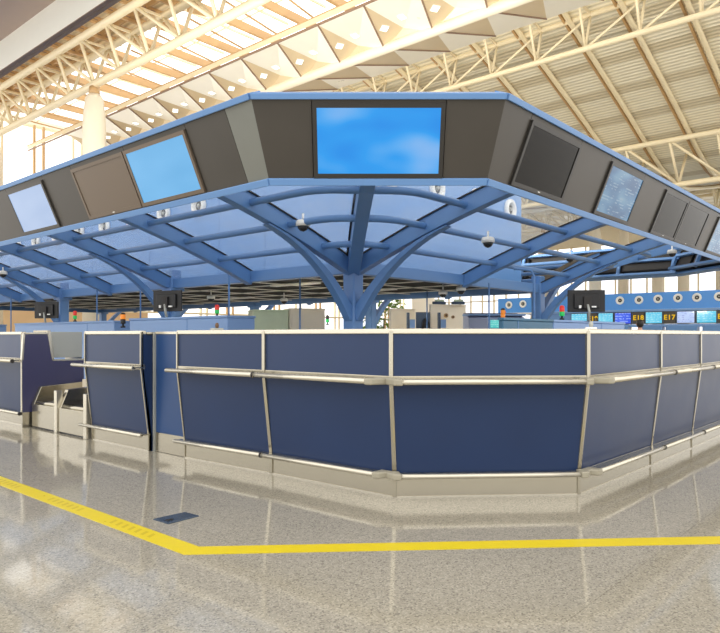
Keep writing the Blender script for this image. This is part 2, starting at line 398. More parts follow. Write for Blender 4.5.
for k in range(-3, 14):
    yc = 16.03+PITCH*(k-4)
    C1, C2 = V((CX,yc,CZ)), V((CX,yc+PITCH,CZ)); D1, D2 = V((DX,yc+.9,DZ)), V((DX,yc+PITCH+.9,DZ))
    E1, E2 = V((EX,yc+1.05,EZ)), V((EX,yc+PITCH+1.05,EZ))
    P = (D1+D2)/2+V((-.3,0,.38)); Q = (D1*.62+D2*.62+E1*.38+E2*.38)/2+V((0,0,.45))
    # left bay: shade painted on the face along one rib, pale faces on the other
    b = MB(); plate(b, [C2, D2, P]); plate(b, [D1, D2, P]); b.build('shade_panel', 'fold_shade', fold)
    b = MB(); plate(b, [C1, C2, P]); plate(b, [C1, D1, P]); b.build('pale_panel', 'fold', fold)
    b = MB(); plate(b, [D1, D2, Q]); plate(b, [D2, E2, Q]); b.build('shade_panel', 'fold_shade', fold)
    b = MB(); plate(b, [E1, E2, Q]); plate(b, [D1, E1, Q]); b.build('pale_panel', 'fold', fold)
    MB().beam(C1, D1, .05, .08).build('rib', 'soffit_edge', fold)
    MB().beam(D1, E1, .05, .08).build('rib', 'soffit_edge', fold)
    for (a, bb, cc, f) in ((C2, D2, P, .38), (C1, C2, P, .5)):
        c = (a+bb+cc)/3
        if f == .5: c = a*.22+bb*.1+cc*.68
        nn = (bb-a).cross(cc-a).normalized()
        if nn.z > 0: nn = -nn
        lights.append((c, nn, f))
n = {.38:0, .5:0}
for c, nn, f in lights:
    n[f] += 1
    lab = ('square downlight in a shade-tinted folded ceiling panel' if f == .38 else 'square downlight in a pale folded ceiling panel')
    if n[f] <= 20: lab += ', '+ORD[n[f]]+' from the near end'
    d = empty('downlight', c+nn*.01, lab, 'ceiling light', 'downlights in the folded ceiling')
    q = nn.to_track_quat('Z', 'Y'); d.rotation_mode = 'QUATERNION'; d.rotation_quaternion = q
    MB().box(-.15,.15,-.15,.15,-.02,.015).build('frame', 'white', d)
    MB().box(-.12,.12,-.12,.12,.015,.025).build('lens', 'lamp', d)

# ---- trusses
def truss(label, lower, uppers, y0, y1, pitch, ynode, r=.17, rb=.075, diag=1):
    t = empty('roof_truss', (lower[0], y0, lower[1]), label, 'roof truss', 'white tube roof trusses')
    MB().tube([(lower[0],y0,lower[1]), (lower[0],y1,lower[1])], r, 14).build('lower_chord', 'cream', t, True)
    for u in uppers: MB().tube([(u[0],y0,u[1]), (u[0],y1,u[1])], r*.95, 14).build('upper_chord', 'cream', t, True)
    k0 = math.ceil((y0-ynode)/pitch); y = ynode+k0*pitch
    while y < y1:
        a = V((lower[0], y, lower[1]))
        for u in uppers:
            MB().tube([a, (u[0],y,u[1])], rb, 8).build('web_post', 'cream', t, True)
            if y+diag*pitch < y1 and (len(uppers) > 1 and (u is uppers[0] or diag > 0)): MB().tube([a, (u[0],y+diag*pitch,u[1])], rb, 8).build('web_diagonal', 'cream', t, True)
        MB().beam((uppers[0][0],y,uppers[0][1]), (uppers[1][0],y,uppers[1][1]), .09, .09).build('cross_strut', 'cream', t, True)
        y += pitch
    return t
truss('white tube roof truss at upper left, carried by the tall round columns', (14.5,12.4), [(13.8,14.2),(15.1,14.2)], 5, 45, 2.25, 26.3-2.25*10, .17, .075, 1)
truss('cream roof truss right of the folded ceiling strip', (28.7,13.87), [(29.3,15.6),(28.0,15.75)], -6, 46, 2.36, 9.67, .13, .06, -1)
truss('cream roof truss in the roof valley seen just above the right screens', (40,9.7), [(38.3,11.8),(41.5,11.8)], -14, 46, 2.36, 9.0, .15, .075, 1)
truss('cream roof truss behind the valley, seen through the canopy', (58,11.2), [(57.0,13.0),(59,13.0)], -6, 58, 2.36, 9.0, .16, .08, 1)
truss('farthest cream roof truss in front of the back windows', (72,13.2), [(71,15.2),(73,15.2)], -6, 58, 2.6, 9.0, .17, .08, 1)

# ---- columns
def column(x, y, z, r, lab):
    c = empty('round_column', (x,y,0), lab, 'column', 'tall white columns')
    MB().lathe([(r,0),(r,z-1.9),(r*.95,z-1.3),(r*.78,z-.55),(r*.55,z-.35)], 28, (x,y,0)).build('shaft', 'column', c, True)
    MB().lathe([(r*.5,z-.35),(r*.42,z)], 20, (x,y,0)).build('cap', 'tan_steel', c, True)
column(14.5, 28.6, 12.3, .5, 'tall white round column carrying the upper left roof truss')
column(14.5, 40.3, 12.3, .5, 'white round column at the far left edge in front of the end windows')
column(58, 23.4, 11.1, .52, 'white column seen through the canopy just right of the wide blue housing')
column(58, 28.3, 11.1, .52, 'white column seen through the canopy beside the edge of the wide blue housing')
for i, y in enumerate((16.5, 20, 22.5, 26)):
    column(72, y, 13.1, .55, 'distant white column above the second blue housing, '+ORD[i+1]+' from the right')

# ---- end wall on the left (glazed), wall at the back (glazed)
WL = 45
wl = struct(MB().box(5, 27, WL, WL+.25, 0, 2.9).build('wall_left', 'tan_wall'))
b = MB().box(5, 60, WL, WL+.25, 15.0, 18); b.box(60, 86, WL+15, WL+15.25, 0, 16)
struct(b.build('wall_left_upper', 'column'))
g = struct(MB().box(5, 60, WL+.12, WL+.16, 2.9, 15.0).build('window_2', 'end_glass'))
MB().box(27, 60, WL+.12, WL+.16, .4, 2.9).build('low_pane', 'back_glass', g)
k = 0; x = 6.0
while x < 60:
    for dx in (-.3, .3): MB().box(x+dx-.06, x+dx+.06, WL-.1, WL+.1, .2 if x > 27 else 2.9, 15.0).build('mullion', 'tan_steel' if k % 2 else 'cream', g)
    x += 2.6; k += 1
for z in (2.95, 6.4, 10.4, 14.9): MB().box(5, 60, WL-.06, WL+.1, z-.07, z+.07).build('transom', 'cream', g)
bk = struct(MB().box(85.5, 86, -14, 60, 13, 17).build('wall_back', 'column'))
struct(MB().box(85.5, 86, -14, 60, 0, .9).build('wall_back_base', 'tan_wall'))
g = struct(MB().box(85.7, 85.74, -14, 60, .9, 13).build('window_3', 'back_glass'))
for k in range(38):
    y = -13+k*1.95
    MB().box(85.35, 85.6, y-.09, y+.09, .9, 13).build('mullion', 'cream', g)
for z in (1, 3.2, 6.2, 9.4, 12.9): MB().box(85.4, 85.6, -14, 60, z-.08, z+.08).build('transom', 'cream', g)

# ---- bulkhead overhead at the top left
t = struct(MB().box(2.4, 4.46, 4, 44, 6.2, 6.4).build('trim_1', 'soffit_brown'))
MB().box(4.46, 4.56, 4, 44, 5.70, 7.0).build('pale_edge', 'soffit_grey', t)
MB().box(4.455, 4.51, 4, 44, 5.685, 5.70).build('dark_edge', 'soffit_edge', t)
MB().box(4.515, 4.575, 4, 44, 5.68, 5.70).build('outer_edge', 'soffit_edge', t)

# ================================================================== THE CANOPY
RX0, RX1, RY0, BAY = 6.69, 12.1, 6.02, 4.3
RY1 = RY0+4*BAY
BOT = [V((3.70,24.5)), V((3.70,4.27)), V((4.90,2.908)), V((13.9,2.908)), V((15.1,4.27)), V((15.1,24.5))]
TOP = [V((3.41,24.5)), V((3.41,4.176)), V((4.765,2.639)), V((14.03,2.639)), V((15.39,4.176)), V((15.39,24.5))]
FZ0, FZ1 = 2.47, 3.13
canopy = empty('steel_canopy', (RX0,RY0,0), 'blue steel canopy with curved ribs and a taupe panelled fascia over the check-in island', 'canopy')
def rib_z(s): return 1.98+.42*s-.036*s*s      # underside
def rib(p, d, smax, w=.13, h=.2):
    d = V((d[0], d[1], 0)).normalized()
    path = []
    for i in range(11):
        s = smax*i/10; path.append(V((p[0], p[1], rib_z(s)+.1))+d*s)
    b = MB(); b.sweep(path, w, h, d.cross(V((0,0,1)))); o = b.build('rib', 'blue', canopy, True, .008)
    g = MB(); g.sweep([q+V((0,0,.105)) for q in path], w+.05, .014, d.cross(V((0,0,1)))); g.build('gasket', 'joint', o).location = -V((RX0,RY0,0))
    return o
def strut(p, d, s1=1.54):
    d = V((d[0], d[1], 0)).normalized()
    P0 = V((.06, 1.44)); P2 = V((s1, rib_z(s1)-.03)); P1 = V((.62, rib_z(.62)+.03)); path = []
    for i in range(13):
        t = i/12; q = P0*(1-t)**2+P1*2*t*(1-t)+P2*t*t
        path.append(V((p[0], p[1], q.y))+d*q.x)
    hs = [.15-.135*i/12 for i in range(13)]
    b = MB(); b.sweep(path, .12, hs, d.cross(V((0,0,1)))); b.build('strut', 'blue', canopy, True, .006)
# columns
for cx in (RX0, RX1):
    for k in range(5):
        y = RY0+k*BAY
        b = MB().box(cx-.1, cx+.1, y-.1, y+.1, 0, 2.36); b.build('column', 'blue', canopy, True, .02)
        if k: b = MB().box(cx-.14, cx+.14, y-.14, y+.14, 1.98, 2.04); b.build('collar', 'blue', canopy, True)
# ring beams
for (a, b) in (((RX0,RY0),(RX0,RY1)), ((RX0,RY0),(RX1,RY0)), ((RX1,RY0),(RX1,RY1)), ((RX0,RY1),(RX1,RY1))):
    MB().beam((a[0],a[1],2.115), (b[0],b[1],2.115), .14, .17).build('ring_beam', 'blue', canopy, True, .008)
LEFT, DOWN, RIGHT = (-1,0), (0,-1), (1,0)
ribsL = [RY0+k*BAY/2 for k in range(9)]
for i, y in enumerate(ribsL):
    rib((RX0,y), LEFT, 2.95)
    if i % 2 == 0: strut((RX0,y), LEFT)
    rib((RX1,y), RIGHT, 2.95)
    if i % 2 == 0: strut((RX1,y), RIGHT)
XR = [RX0, (RX0+RX1)/2, RX1]
for i, x in enumerate(XR):
    rib((x,RY0), DOWN, 3.05)
    if i != 1: strut((x,RY0), DOWN)
rib((RX0,RY0), (-.698,-.72), 3.1, .16, .2); rib((RX1,RY0), (.724,-.69), 3.1, .16, .2)
# pipes running round through the ribs
c = .6
for s in (.64, 1.22, 1.8, 2.34):
    z = rib_z(s)+.1
    pts = [(RX0-s,RY1,z), (RX0-s,RY0-s*c*.0,z), (RX0-s,RY0-s*c,z), (RX0-s*c,RY0-s,z), (RX1+s*c,RY0-s,z), (RX1+s,RY0-s*c,z), (RX1+s,RY1,z)]
    # round the two corner bends
    out = [V(pts[0])]
    for i in range(1, len(pts)-1):
        a, p, b = V(pts[i-1]), V(pts[i]), V(pts[i+1])
        if (p-a).length < .01: continue
        da = (a-p).normalized()*min(.25, (a-p).length*.4); db = (b-p).normalized()*min(.25, (b-p).length*.4)
        for t in (0, .25, .5, .75, 1): out.append((p+da)*(1-t)**2+p*2*t*(1-t)+(p+db)*t*t)
    out.append(V(pts[-1]))
    MB().tube(out, .042, 12).build('pipe', 'blue', canopy, True)
# glass panes over the ribs
def pane(p, d, q, e, n=6):
    d = V((d[0],d[1],0)); e = V((e[0],e[1],0)); pts = []
    for i in range(n+1):
        s = 2.9*i/n
        z = rib_z(s)+.225
        pts += [V((p[0],p[1],z))+d*s, V((q[0],q[1],z))+e*s]
    b = MB(); b.faces(pts, [(2*i, 2*i+1, 2*i+3, 2*i+2) for i in range(n)], True); b.build('glass_pane', 'glass', canopy, True)
for a, b in zip(ribsL, ribsL[1:]):
    pane((RX0,a), LEFT, (RX0,b), LEFT)
pane((RX0,RY0), LEFT, (RX0,RY0), (-.8,-.75)); pane((RX0,RY0), (-.8,-.75), (RX0,RY0), DOWN)
pane((RX0,RY0), DOWN, (XR[1],RY0), DOWN)

# dark soffit with pale slats under the blue housing
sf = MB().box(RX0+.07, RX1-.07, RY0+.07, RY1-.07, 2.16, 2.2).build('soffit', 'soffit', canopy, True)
b = MB(); x = RX0+.45
while x < RX1-.2: b.box(x-.03, x+.03, RY0+.08, RY1-.08, 2.125, 2.14); x += 1.1
y = RY0+.5
while y < RY1: b.box(RX0+.08, RX1-.08, y-.03, y+.03, 2.125, 2.14); y += 1.3
b.build('slat_grid', 'slat', sf).location = -V((RX0,RY0,0))

# ------------------------------------------------------------------ fascia
fas = canopy
def run(i):
    A, B, At, Bt = BOT[i], BOT[i+1], TOP[i], TOP[i+1]
    e = (B-A).normalized(); n = V((e.y, -e.x))          # outward for this winding
    e3 = V((e.x, e.y, 0)); N = V((n.x, n.y, 0))
    off = (At-A).dot(n)
    if off < 0: n = -n; N = -N; off = -off
    wv = N*off+V((0,0,FZ1-FZ0)); L = (B-A).length
    nn = e3.cross(wv).normalized()
    if nn.dot(N) < 0: nn = -nn
    sa, sb = (At-A).dot(e), (Bt-A).dot(e)
    def P(s, t, d=0.0):
        return V((A.x, A.y, FZ0))+e3*s+wv*t+nn*d
    def S(s, t):
        # mitred position at the run's ends
        if s <= 0: return sa*t
        if s >= L: return L+(sb-L)*t
        return s
    return P, S, L, e3, nn, wv
def slab(i, s0, s1, t0, t1, d0, d1, name, m, parent, world=True, bevel=0):
    P, S, L, e3, nn, wv = run(i)
    q = lambda t, d: [P(S(s0,t), t, d), P(S(s1,t), t, d)]
    lo = q(t0, d0)+q(t0, d1)[::-1]; hi = q(t1, d0)+q(t1, d1)[::-1]
    return MB().hexa(lo, hi).build(name, m, parent, world, bevel)
# run 0 is left (s from far end), run 1 the corner, run 2 right, run 3 far chamfer, run 4 far side
def yl(y): return 24.5-y
L1 = (BOT[2]-BOT[1]).length
cuts = {0: [0]+[yl(y) for y in (21.2,20.1,18.2,17.1,15.2,14.1,12.1,11.0,9.13,8.06,7.33,6.19,5.12,4.53)]+[yl(4.27)],
        1: [0, L1/2-.54, L1/2+.54, L1],
        2: [0]+[x-4.9 for x in (5.24,6.28,7.05,8.08,8.87,10.93,11.45,12.5)]+[9.0],
        3: [0, (BOT[4]-BOT[3]).length], 4: [0, 5, 10, 15, (BOT[5]-BOT[4]).length]}
for i, cs in cuts.items():
    for k, (a, b) in enumerate(zip(cs, cs[1:])):
        last0 = (i == 0 and k == len(cs)-2)
        g0 = .003
        slab(i, a if a == 0 else a+g0, b if k == len(cs)-2 else b-g0, .06, .955, -.03, 0, 'fascia_panel', 'panel_light' if last0 else 'panel', fas)
    L = run(i)[2]
    slab(i, 0, L, .05, .96, -.06, -.045, 'fascia_backing', 'black', fas)
    slab(i, 0, L, -.015, .07, -.09, .02, 'bottom_trim', 'blue_trim', fas, True, .006)
    slab(i, 0, L, .94, 1.01, -.12, .03, 'top_trim', 'blue_trim', fas, True, .006)
    # frame behind: rails and uprights
    for t in ((-.12, .34, .8) if i == 4 else (.02, .42, .8)): slab(i, 0, L, t, t+.075, -.30, -.24, 'back_rail', 'blue', fas)
    nU = max(2, int(L/1.15))
    for k in range(nU+1):
        s = max(.05, min(L-.1, L*k/nU)); slab(i, s, s+.06, (-.1 if i == 4 else 0), .95, -.29, -.23, 'back_upright', 'blue', fas)
# black cabinet backs behind the far fascia
for i in (3, 4):
    L = run(i)[2]; s = .15
    while s < min(L-.3, 12):
        slab(i, s, min(s+1.02, L-.1), .1, .85, -.2, -.04, 'screen_back', 'black', fas); s += 1.12

# screens in the fascia: each a thing of its own
def fscreen(i, s0, s1, bez, scr, label, t0=.085, t1=.875, brand=True):
    P, S, L, e3, nn, wv = run(i)
    d = empty('wall_display', P((s0+s1)/2, t0, 0), label, 'screen', 'displays set in the canopy fascia')
    d['group'] = 'displays set in the canopy fascia'
    hx = .035; ht = .05
    b = MB()
    for (a, bb, ta, tb) in ((s0, s1, t0, t0+ht), (s0, s1, t1-ht, t1), (s0, s0+hx, t0+ht, t1-ht), (s1-hx, s1, t0+ht, t1-ht)):
        q = lambda t, dd: [P(a, t, dd), P(bb, t, dd)]
        b.hexa(q(ta, .001)+q(ta, .022)[::-1], q(tb, .001)+q(tb, .022)[::-1])
    b.build('bezel', bez, d, True)
    slab(i, s0+hx, s1-hx, t0+ht, t1-ht, .001, .014, 'screen', scr, d)
    if brand: slab(i, (s0+s1)/2-.02, (s0+s1)/2+.02, t0+.02, t0+.032, .021, .0235, 'badge', 'white', d)
fscreen(1, L1/2-.535, L1/2+.535, 'bezel', 'scr_main', 'large lit blue display in the middle of the corner fascia', .075, .90, False)
fscreen(0, yl(6.19), yl(5.13), 'bezel_brown', 'scr_sky', 'plain sky-blue display on the left fascia, nearest the corner', brand=False)
fscreen(0, yl(7.32), yl(6.21), 'bezel_brown', 'bezel_brown', 'brown switched-off display on the left fascia between the two blue ones')
fscreen(0, yl(9.12), yl(8.07), 'panel', 'scr_pale', 'pale blue display on the left fascia, farthest from the corner in view', brand=False)
fscreen(2, 5.25-4.9, 6.27-4.9, 'bezel', 'off_screen', 'dark switched-off display on the right fascia, nearest the corner')
fscreen(2, 7.06-4.9, 8.07-4.9, 'bezel', 'scr_notice', 'blue notice display with pale text on the right fascia', brand=False)
fscreen(2, 8.88-4.9, 9.84-4.9, 'bezel', 'off_screen', 'dark display on the right fascia, left one of the side-by-side pair')
fscreen(2, 9.86-4.9, 10.92-4.9, 'bezel', 'off_screen', 'dark display on the right fascia, right one of the side-by-side pair')
fscreen(2, 11.46-4.9, 12.49-4.9, 'bezel', 'scr_notice', 'blue display cut by the right edge of the photo', brand=False)

# ------------------------------------------------------------------ big blue air housing on the canopy
BX0, BX1, BY0, BY1 = 7.0, 12.0, 6.32, 23.0
box = empty('air_supply_housing', (BX0,BY0,2.2), 'large sky-blue air housing standing on the canopy ring behind the ribs', 'air housing')
MB().box(BX0, BX1, BY0, BY1, 2.2, 4.2).build('housing', 'box_blue', box, True, .02)
b = MB()
for y in (8.2, 9.4, 11.6, 13.9, 16.1, 18.3, 20.6): b.box(BX0-.004, BX0, y-.006, y+.006, 2.22, 4.18)
b.build('panel_seams', 'blue', box, True)
def nozzle(par, p, ax, r, k=1.0):
    o = MB().lathe([(r*.96,0),(r,.012),(r,.03),(r*.94,.06),(r*.72,.075),(r*.58,.06),(r*.46,.0),(r*.42,-.02)], 24, p, ax).build('nozzle', 'white', par, True)
    MB().lathe([(r*.45,.012),(r*.45,.02)], 20, V(p)-par.matrix_basis.translation, ax).build('throat', 'black', o)
    MB().lathe([(r*.2,.02),(r*.16,.05),(r*.1,.055)], 12, V(p)-par.matrix_basis.translation, ax).build('core', 'grey_cab', o)
for k in range(12): nozzle(box, (BX0,9.96+1.12*k,3.5), (-1,0,0), .2)
for x in (7.85, 9.06, 10.27, 11.5): nozzle(box, (x,BY0,3.62), (0,-1,0), .2)

# added fill lights in made-up troughs on the housing, brightening the roof
for k in range(5):
    y = 8+3.4*k
    tr_ = MB().hexa([(11.2,y-.6,4.2),(11.6,y-.6,4.2),(11.6,y+.6,4.2),(11.2,y+.6,4.2)], [(11.1,y-.65,4.4),(11.7,y-.65,4.3),(11.7,y+.65,4.3),(11.1,y+.65,4.4)]).build('added_fill_trough', 'white', box, True)
    l = bpy.data.lights.new('added_roof_fill', 'AREA'); l.shape = 'RECTANGLE'; l.size = .5; l.size_y = 1.2; l.energy = UPW; l.color = (1, .93, .8)
    lo = bpy.data.objects.new('added_roof_fill', l); COL.objects.link(lo); lo.location = (11.45, y, 4.46); lo.rotation_euler = (0, math.radians(180+68), 0)

# added fill lights in made-up soffit strips, brightening the staff side
for (lx, ly) in ((8.4, 9.0), (10.6, 9.0), (8.4, 13.5), (10.6, 13.5)):
    q_ = MB().box(lx-.08, lx+.08, ly-.6, ly+.6, 2.125, 2.16).build('added_fill_strip', 'white', sf); q_.location = -V((RX0,RY0,0))
    l = bpy.data.lights.new('added_fill_strip', 'AREA'); l.shape = 'RECTANGLE'; l.size = .14; l.size_y = 1.15; l.energy = 45; l.color = (1, .94, .84)
    lo = bpy.data.objects.new('added_soffit_fill', l); COL.objects.link(lo); lo.location = (lx, ly, 2.118)

# ================================================================== COUNTERS
def counter(label, p0, p1, e0=0.0, e1=0.0, i0=.0, i1=.0, ledge=True, depth=.34, posts=(1,1), joint0=False, group='stainless-edged navy check-in counters', ends=(0,0), sh=.0):
    p0, p1 = V(p0), V(p1); u = (p1-p0).normalized(); L = (p1-p0).length; n = V((-u.y, u.x))
    u3, n3 = V((u.x,u.y,0)), V((n.x,n.y,0))
    c = empty('check_in_counter', V((p0.x,p0.y,0)), label, 'counter', group)
    def P(s, v, z, end=None):
        if end == 0: s = s-e0*v
        if end == 1: s = s+e1*v
        return V((p0.x,p0.y,z))+u3*s+n3*v
    OUT = .08
    def pan(name, m, za, va, zb, vb, th=.03, a=0.0, b=None, bevel=0, par=None):
        b = L if b is None else b
        ea, eb = (0 if a <= 0.0301 else None), (1 if b >= L-.0301 else None)
        lo = [P(a,va-th,za,ea), P(b,va-th,za,eb), P(b,va,za,eb), P(a,va,za,ea)]
        hi = [P(a,vb-th,zb,ea), P(b,vb-th,zb,eb), P(b,vb,zb,eb), P(a,vb,zb,ea)]
        o = MB().hexa(lo, hi).build(name, m, par or c, par is None, bevel)
        if par is not None: o.location = -V((p0.x,p0.y,0))
        return o
    pan('kick_plate', 'steel', 0.004, 0, .187, 0)
    pan('kick_seam', 'cream_metal', 0.0, .006, .012, .006, .02)
    pan('lower_panel', 'navy', .185, .004, .85, OUT)
    pan('upper_panel', 'navy', .905, OUT, 1.212, OUT)
    pan('mid_rail', 'steel', .848, OUT+.012, .906, OUT+.012, .05, bevel=.004)
    pan('top_rail', 'cream_metal', 1.212, OUT+.014, 1.25, OUT+.014, .06, bevel=.006)
    if ledge: pan('worktop', 'cream_metal', 1.2, OUT-.05, 1.236, OUT-.05, depth)
    pan('back_board', 'light_blue', 0, -depth+.02, 1.2, -depth+.05, .02)
    # half posts at the seams follow the panel profile
    pw = .018
    for k, (a, b) in enumerate(((0.0, pw), (L-pw, L))):
        if not posts[k]: continue
        b2 = MB()
        for za, va, zb, vb in ((0.004,.008,.2,.012), (.2,.012,.875,OUT+.018), (.875,OUT+.018,1.235,OUT+.018)):
            ea, eb = (0 if k == 0 else None), (1 if k == 1 else None)
            ex = lambda v: (-e0*v if k == 0 else e1*v)
            b2.hexa([P(a+ex(va-.03),va-.03,za), P(b+ex(va-.03),va-.03,za), P(b+ex(va),va,za), P(a+ex(va),va,za)], [P(a+ex(vb-.03),vb-.03,zb), P(b+ex(vb-.03),vb-.03,zb), P(b+ex(vb),vb,zb), P(a+ex(vb),vb,zb)])
        b2.build('post', 'steel', c, True)
    for k in (0, 1):
        if ends[k]:
            s = 0.0 if k == 0 else L-.025
            b2 = MB()
            for za, va, zb, vb in ((0,-.01,.2,-.01), (.2,-.01,.87,OUT-.03), (.87,OUT-.03,1.215,OUT-.03)):
                b2.hexa([P(s,-depth-ends[k],za), P(s+.025,-depth-ends[k],za), P(s+.025,va,za), P(s,va,za)], [P(s,-depth-ends[k],zb), P(s+.025,-depth-ends[k],zb), P(s+.025,vb,zb), P(s,vb,zb)])
            b2.build('end_panel', 'navy', c, True)
    # bag shelf and bumper: a flat plate with a round nose
    for nm, z, v0, v1, r in (('bag_shelf', .873, OUT, OUT+.13, .021), ('bumper', .184, .02, .12, .019)):
        ea = e0*v1 if i0 else -e0*0; 
        a, b = i0-sh, L-i1+sh
        o = pan(nm, 'steel', z-.006, v1, z+.006, v1, v1-v0, max(a, .031) if i0 else a+.0, min(b, L-.031) if i1 else b)
        t = MB().tube([P(a,v1,z-.004), P(b,v1,z-.004)], r, 14).build('nose_tube', 'cream_metal', o); t.location = -V((p0.x,p0.y,0))
        for k, (s, dr) in enumerate(((a, 1), (b, -1))):
            if (i0, i1)[k] and not sh:
                q = MB().hexa([P(s-dr*.11,v0-.0,z-.03), P(s+dr*.005,v0-.0,z-.03), P(s+dr*.005,v1+.024,z-.03), P(s-dr*.055,v1+.01,z-.03)][::1],
                              [P(s-dr*.11,v0-.0,z+.018), P(s+dr*.005,v0-.0,z+.018), P(s+dr*.005,v1+.024,z+.018), P(s-dr*.055,v1+.01,z+.018)])
                e = q.build('end_cap', 'end_cap', o, False, .01); e.location = -V((p0.x,p0.y,0))
            elif not sh and k == 0:
                e = MB().tube([P(s-.006,v1,z-.004), P(s+.012,v1,z-.004)], r+.004, 14).build('joint_ring', 'joint', o); e.location = -V((p0.x,p0.y,0))
    return c
T = math.tan(math.radians(22.5))
FL, FR = (3.868,3.07), (4.855,2.083)
counter('navy corner counter with wide front panels below the large lit display', FR, FL, T, T, .03, .03)
counter('navy counter panel unit just left of the corner counter', FL, (3.83,4.40), T, 0, .10, 0)
counter('navy counter unit second to the left of the corner, ending at the plain blue filler', (3.83,4.40), (3.77,5.62), 0, 0, 0, 0, sh=0)
counter('navy counter unit just right of the corner counter', (6.40,2.06), FR, 0, T, 0, .10)
counter('navy counter unit second to the right of the corner', (7.67,2.05), (6.40,2.06))
counter('navy counter unit third to the right of the corner', (8.94,2.05), (7.67,2.05))
counter('navy counter unit fourth to the right, cut by the photo edge', (10.21,2.05), (8.94,2.05))
counter('free-standing navy counter left of the plain filler and right of the baggage scales', (3.735,6.2), (3.735,7.42), ends=(.45,.45), sh=.05, posts=(1,1))
counter('navy counter at the left edge of the photo beyond the baggage scales', (3.70,9.06), (3.70,10.3), posts=(1,1), sh=.0, depth=.24)

# plain filler between counters
f = empty('filler_panel', (3.77,5.62,0), 'plain upright blue filler panel between two navy counters', 'panel')
MB().box(3.79, 3.83, 5.64, 6.16, .2, 1.215).build('panel', 'filler', f, True)
MB().box(3.785, 3.83, 5.64, 6.16, .004, .2).build('kick_plate', 'steel', f, True)
MB().box(3.78, 4.1, 5.63, 6.16, 1.215, 1.24).build('top_ledge', 'cream_metal', f, True)
MB().box(3.77, 3.83, 6.165, 6.19, .0, 1.23).build('edge_post', 'grey_cab', f, True)

# navy side wing with a notch, beyond the scales
wg = empty('side_wing', (3.60,9.05,0), 'navy notched side wing beside the left baggage scale', 'partition')
b = MB(); prof = [(3.60,.2),(3.60,.88),(3.62,1.23),(3.93,1.23),(3.99,.87),(4.42,.87),(4.42,.2)]
n_ = len(prof); pts = [(x,9.02,z) for x, z in prof]+[(x,9.055,z) for x, z in prof]
b.faces(pts, [tuple(range(n_)), tuple(range(2*n_-1, n_-1, -1))]+[(i, (i+1) % n_, n_+(i+1) % n_, n_+i) for i in range(n_)])
b.build('panel', mat('plum_navy_laminate', rgb(62,62,96), .4, 0, noise=.08, nscale=3), wg, True)
b = MB(); e = prof[1:5]
for a, c_ in zip(prof[1:6], prof[2:6]): b.beam((a[0],9.037,a[1]), (c_[0],9.037,c_[1]), .05, .022)
b.build('edge_trim', 'cream_metal', wg, True)
MB().beam((3.6,9.037,.2), (3.6,9.037,.9), .03, .02).build('front_post', 'cream_metal', wg, True)
MB().box(3.60, 4.42, 9.02, 9.055, 0, .2).build('kick_plate', 'steel', wg, True)
# grey printer cabinet above the notch
pc = empty('printer_cabinet', (4.12,9.1,.89), 'grey metal printer cabinet above the notch of the navy side wing', 'cabinet')
MB().hexa([(4.03,9.06,.9),(4.42,9.06,.9),(4.42,9.5,.9),(4.03,9.5,.9)], [(3.98,9.06,1.25),(4.42,9.06,1.25),(4.42,9.5,1.25),(3.98,9.5,1.25)]).build('cabinet', 'grey_cab', pc, True, .01)
MB().hexa([(3.995,9.058,.88),(4.03,9.058,.88),(4.03,9.5,.88),(3.995,9.5,.88)], [(3.935,9.058,1.27),(3.98,9.058,1.27),(3.98,9.5,1.27),(3.935,9.5,1.27)]).build('side_cheek', 'cream_metal', pc, True)
MB().box(4.38, 4.42, 9.08, 9.5, 0, .9).build('stand', 'steel', pc, True)

# baggage scales / feed conveyors in the gap
def scale(y0, y1, label):
    s = empty('baggage_scale', (3.70,(y0+y1)/2,0), label, 'baggage scale', 'baggage scales between the counters')
    MB().box(3.70, 3.74, y0+.03, y1-.03, .02, .31).build('front_plate', 'steel', s, True, .004)
    MB().box(3.74, 5.2, y0+.04, y1-.04, .0, .29).build('body', 'grey_cab', s, True)
    b = MB().box(3.76, 5.1, y0+.1, y1-.1, .29, .335); b.build('belt', 'rubber_belt', s, True, .01)
    MB().tube([(3.745,y0+.1,.325), (3.745,y1-.1,.325)], .03, 14).build('roller', 'steel', s, True)
    MB().hexa([(3.70,y1-.08,.29),(5.2,y1-.08,.29),(5.2,y1,.29),(3.70,y1,.29)], [(3.80,y1-.08,.53),(5.2,y1-.08,.62),(5.2,y1,.62),(3.80,y1,.53)]).build('side_guard', 'steel', s, True, .004)
    MB().box(4.35, 5.2, y0+.04, y1-.08, .33, .60).build('back_guard', 'beige', s, True)
    MB().box(3.68, 3.76, y0-.04, y0+.03, 0, .52).build('corner_post', 'cream_metal', s, True, .006)
    MB().box(3.72, 3.75, y0+.02, y1-.02, 0, .02).build('plinth', 'black', s, True)
scale(8.26, 9.0, 'stainless baggage scale beside the navy notched wing')
scale(7.50, 8.24, 'stainless baggage scale beside the free-standing navy counter')

# ================================================================== STAFF SIDE AND BACKGROUND
def desk(label, x0, x1, y0, y1, z, m, side=None):
    d = empty('desk_screen', ((x0+x1)/2, (y0+y1)/2, 0), label, 'desk screen', 'low desk screens behind the counters')
    MB().box(x0, x1, y0, y1, 0, z-.03).build('panel', m, d, True, .01)
    MB().box(x0-.01, x1+.01, y0-.01, y1+.01, z-.03, z).build('cap_strip', m, d, True, .005)
    b = MB()
    if x1-x0 < y1-y0:
        for y in (y0+.9,): b.box(x0-.004, x0, y-.006, y+.006, .1, z-.03)
    else:
        for x in (x1-.9,): b.box(x-.006, x+.006, y0-.004, y0, .1, z-.03)
    b.build('panel_joint', 'blue', d, True)
    return d
desk('light blue desk screen behind the plain filler and the counters beside it', 5.3, 5.75, 6.94, 9.35, 1.46, 'light_blue')
desk('light blue desk screen behind the baggage scales', 5.4, 5.85, 10.0, 13.9, 1.44, 'light_blue')
